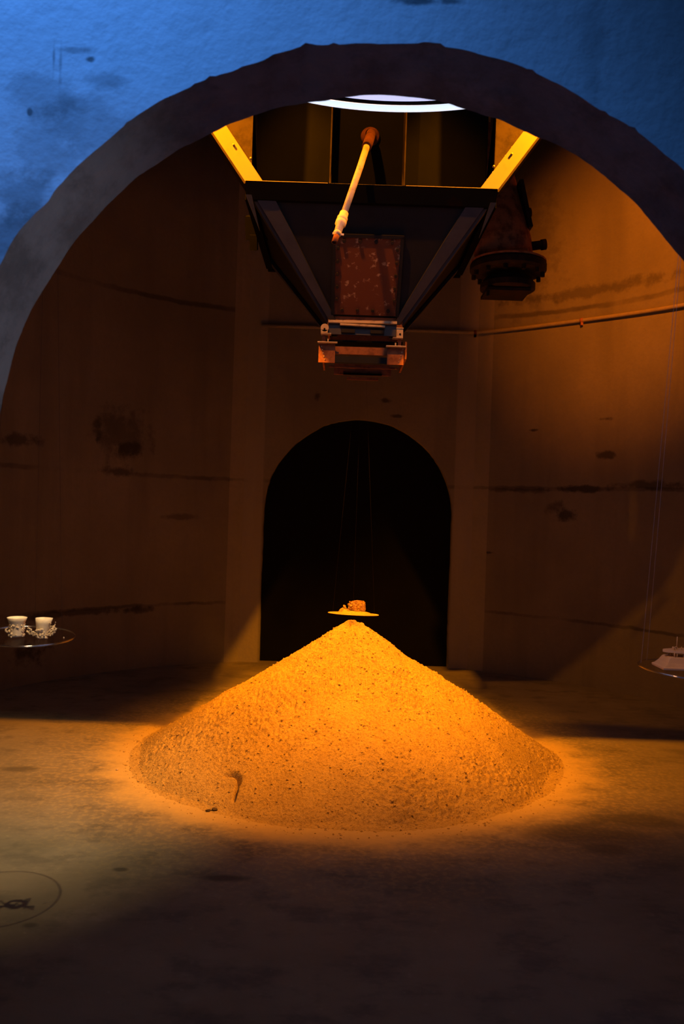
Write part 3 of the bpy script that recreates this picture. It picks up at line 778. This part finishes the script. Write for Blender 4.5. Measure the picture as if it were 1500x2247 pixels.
coral(b, k2 + Vector((.018, -.012, .010)), [(1, 0, .75), (1, -.2, .9), (1, .1, 1.0), (1, -.1, .5), (.9, -.2, 1.15), (1, 0, .6)], 14, .0044, .0034)
g = b.build('coral_branch', M_coral, cup2); g['kind'] = 'stuff'
b = MB(); coral(b, k2 + Vector((-.02, -.02, .03)), [(1, 0, .05), (1, -.1, .3)], 10, .003, .0045)
for i in range(70):
    a = rng.uniform(0, 6.28); b.ico(k2 + Vector((math.cos(a) * rng.uniform(.0, .030), math.sin(a) * .024, rng.uniform(.001, .020))), rng.uniform(.003, .006), .35)
g = b.build('crust', M_coral, cup2); g['kind'] = 'stuff'
p = on_disc(c, DM, 140, LY - .02, 1399); b = MB(); b.ico(p + Vector((0, 0, .003)), .0034, .3, (.7, 1, 1.3))
tag(b.build('crumb', M_cream, loc=tuple(p)), 'tiny cream crumb near the right rim of the clear disc with cups', 'crumb')

# right disc with the ship-like model
RY = 3.40
c = at(1504, 1468, RY)
dr, RM = disc('hanging_disc', c, .187, R(2.0), R(2.2), M_glass, 'clear round disc at the right edge carrying a white ship model', 'disc', (R(158), R(130), R(20), R(270)), M_cable, .0008)
sh = lambda px, py, dy=0.0: at(px, py, RY - .02 + dy)
o0 = sh(1530, 1470); o0.z = c.z + .004
ship = thing('ship_model', tuple(o0), 'white model ship with upper deck and mast on the right hand disc', 'model')
def loft(b, secs):                         # stacked rectangles (x0, x1, y half, z)
    vs = []
    for x0, x1, yh, z in secs: vs += [(x0, RY - yh, z), (x1, RY - yh, z), (x1, RY + yh, z), (x0, RY + yh, z)]
    n = len(secs); fs = [(3, 2, 1, 0), tuple(range(4 * n - 4, 4 * n))]
    for i in range(n - 1):
        for k in range(4): fs.append((4 * i + k, 4 * i + (k + 1) % 4, 4 * i + 4 + (k + 1) % 4, 4 * i + 4 + k))
    b.add(vs, fs)
z = lambda py: sh(1500, py).z
x = lambda px: sh(px, 1440).x
zf = c.z + .003
b = MB(); h0 = z(1442) - zf
loft(b, [(x(1447), x(1619), .064, zf), (x(1446), x(1620), .066, zf + .18 * h0), (x(1451), x(1616), .060, zf + .26 * h0), (x(1458), x(1610), .050, zf + .55 * h0), (x(1464), x(1604), .042, zf + .92 * h0), (x(1468), x(1600), .040, zf + h0)])
b.build('hull', M_white, ship, bevel=.002)
b = MB(); zd_ = z(1433); n = 16; yb_ = .045
prof = [(x(1457), 0.0)] + [(x(1457) + (x(1500) - x(1457)) * t_, .045 * math.sqrt(t_)) for t_ in (.1, .3, .6, 1.0)] + [(x(1610), .045)]
poly = [(px_, RY - yy, zd_) for px_, yy in prof] + [(px_, RY + yy, zd_) for px_, yy in prof[::-1][:-1]]
b.plate(poly, (0, 0, 1), .010); b.build('deck', M_white, ship)
for px in (1477, 1483, 1497, 1520, 1545, 1580):
    for yy in (-.03, .03):
        p = sh(px, 1438); b = MB(); b.tube([(p.x, RY + yy, zf + h0 - .002), (p.x, RY + yy, zd_ + .002)], .0022, 8); b.build('post', M_white, ship)
zt = zd_ + .010
b = MB(); p = sh(1489, 1400); b.tube([(p.x, RY, zt - .002), (p.x + .001, RY, z(1399))], .0016, 8); b.build('mast', M_white, ship)
b = MB(); p = sh(1479, 1420); b.box((p.x, RY - .01, zt + .006), (.008, .012, .014)); b.build('deck_house', M_white, ship, bevel=.002)
b = MB(); p = sh(1485, 1420); b.lathe([(.0055, -.002), (.0075, -.002), (.0075, .002), (.0055, .002)], (p.x, RY - .01, zt + .007), (0, 1, 0), 16, False, True); b.build('wheel', M_white, ship)
b = MB(); p = sh(1497, 1420)
b.tube([(p.x, RY - .01, zt - .001), (p.x, RY - .01, zt + .014)], .0016, 8); b.bar((p.x - .008, RY - .01, zt + .009), (x(1600), RY - .01, zt + .009), .002, .002); b.build('railing', M_white, ship)

# centre plate hung just above the tip of the sand
CY = 5.95
c = at(775, 1346, CY); rr = .185
dc, CM = disc('hanging_disc', c, rr, R(-4.0), R(1.2), M_plate, 'sand covered round plate hovering just above the tip of the sand pile', 'disc', (R(90), R(210), R(330)), M_wire, .0003, 2.24)
b = MB(); seg = 64; vs = []; K = 14
for i in range(K + 1):
    t_ = i / K
    for k in range(seg):
        a = 2 * math.pi * k / seg; r_ = t_ * .158
        xx, yy = r_ * math.cos(a), r_ * math.sin(a)
        h = .026 * max(0, 1 - (math.hypot((xx - .02) / .12, yy / .12)) ** 1.5) + .020 * math.exp(-((xx + .070) / .036) ** 2 - (yy / .05) ** 2) + rng.uniform(0, .003)
        h *= max(0, min(1, (1.0 - t_) / .25))
        vs.append(Vector(c) + CM @ Vector((xx, yy, h + .0005)))
b.add(vs, [(i * seg + k, i * seg + (k + 1) % seg, (i + 1) * seg + (k + 1) % seg, (i + 1) * seg + k) for i in range(K) for k in range(seg)], True)
sheap = tag(b.build('sand_heap', M_sand, loc=tuple(c)), 'small orange sand heap spread on the hovering centre plate', 'sand heap')
b = MB()
for i in range(60):
    a = rng.uniform(0, 6.28); r_ = rng.uniform(0, .030); p = c + CM @ Vector((-.075 + r_ * math.cos(a), -.02 + r_ * math.sin(a) * .8, .012 + rng.uniform(0, .026) * (1 - r_ / .030) ))
    b.ico(p, rng.uniform(.004, .009), .3)
for i in range(5): b.ico(c + CM @ Vector((-.068 + rng.gauss(0, .004), -.02, .036 + .006 * i * .7)), .0075, .3)
g = b.build('sand_clump', M_sand, sheap); g['kind'] = 'stuff'
kb = c + CM @ Vector((.025, 0, .022))
blk = thing('crystal_block', tuple(kb), 'rough brown crystalline cup-like lump sitting in sand on the hovering plate', 'block')
b = MB()
prof = [(0, 0), (.055, 0), (.060, .010), (.058, .045), (.054, .064), (.048, .066), (.045, .05), (0, .046)]
seg = 48; vs = []
for r_, h in prof:
    for k in range(seg):
        a = 2 * math.pi * k / seg; rj = r_ * (1 + rng.uniform(-.05, .05)); hh = h * (1 + .06 * math.sin(a) - .10 * max(0, -math.cos(a))) + rng.uniform(-.002, .002) * (h > .01)
        vs.append(kb + Vector((rj * math.cos(a), rj * math.sin(a), hh)))
b.add(vs, [(i * seg + k, i * seg + (k + 1) % seg, (i + 1) * seg + (k + 1) % seg, (i + 1) * seg + k) for i in range(len(prof) - 1) for k in range(seg)], False)
b.build('core', M_crys, blk)
b = MB()
for i in range(420):
    a = rng.uniform(0, 6.28); h = rng.uniform(.002, .062); r_ = .059 - .004 * h / .06
    b.ico(kb + Vector((math.cos(a) * r_, math.sin(a) * r_, h)), rng.uniform(.002, .0055), .45)
for i in range(24): b.ico(kb + Vector((-.012 + rng.gauss(0, .006), -.04, .064 + rng.uniform(0, .008))), .005, .4)
for i in range(40): b.ico(kb + Vector((-.052 + rng.gauss(0, .006), -.02 + rng.gauss(0, .02), rng.uniform(.005, .05))), .007, .4)
g = b.build('crystal_crust', M_crys, blk); g['kind'] = 'stuff'

for o in bpy.data.objects:
    if '_o' in o: del o['_o']
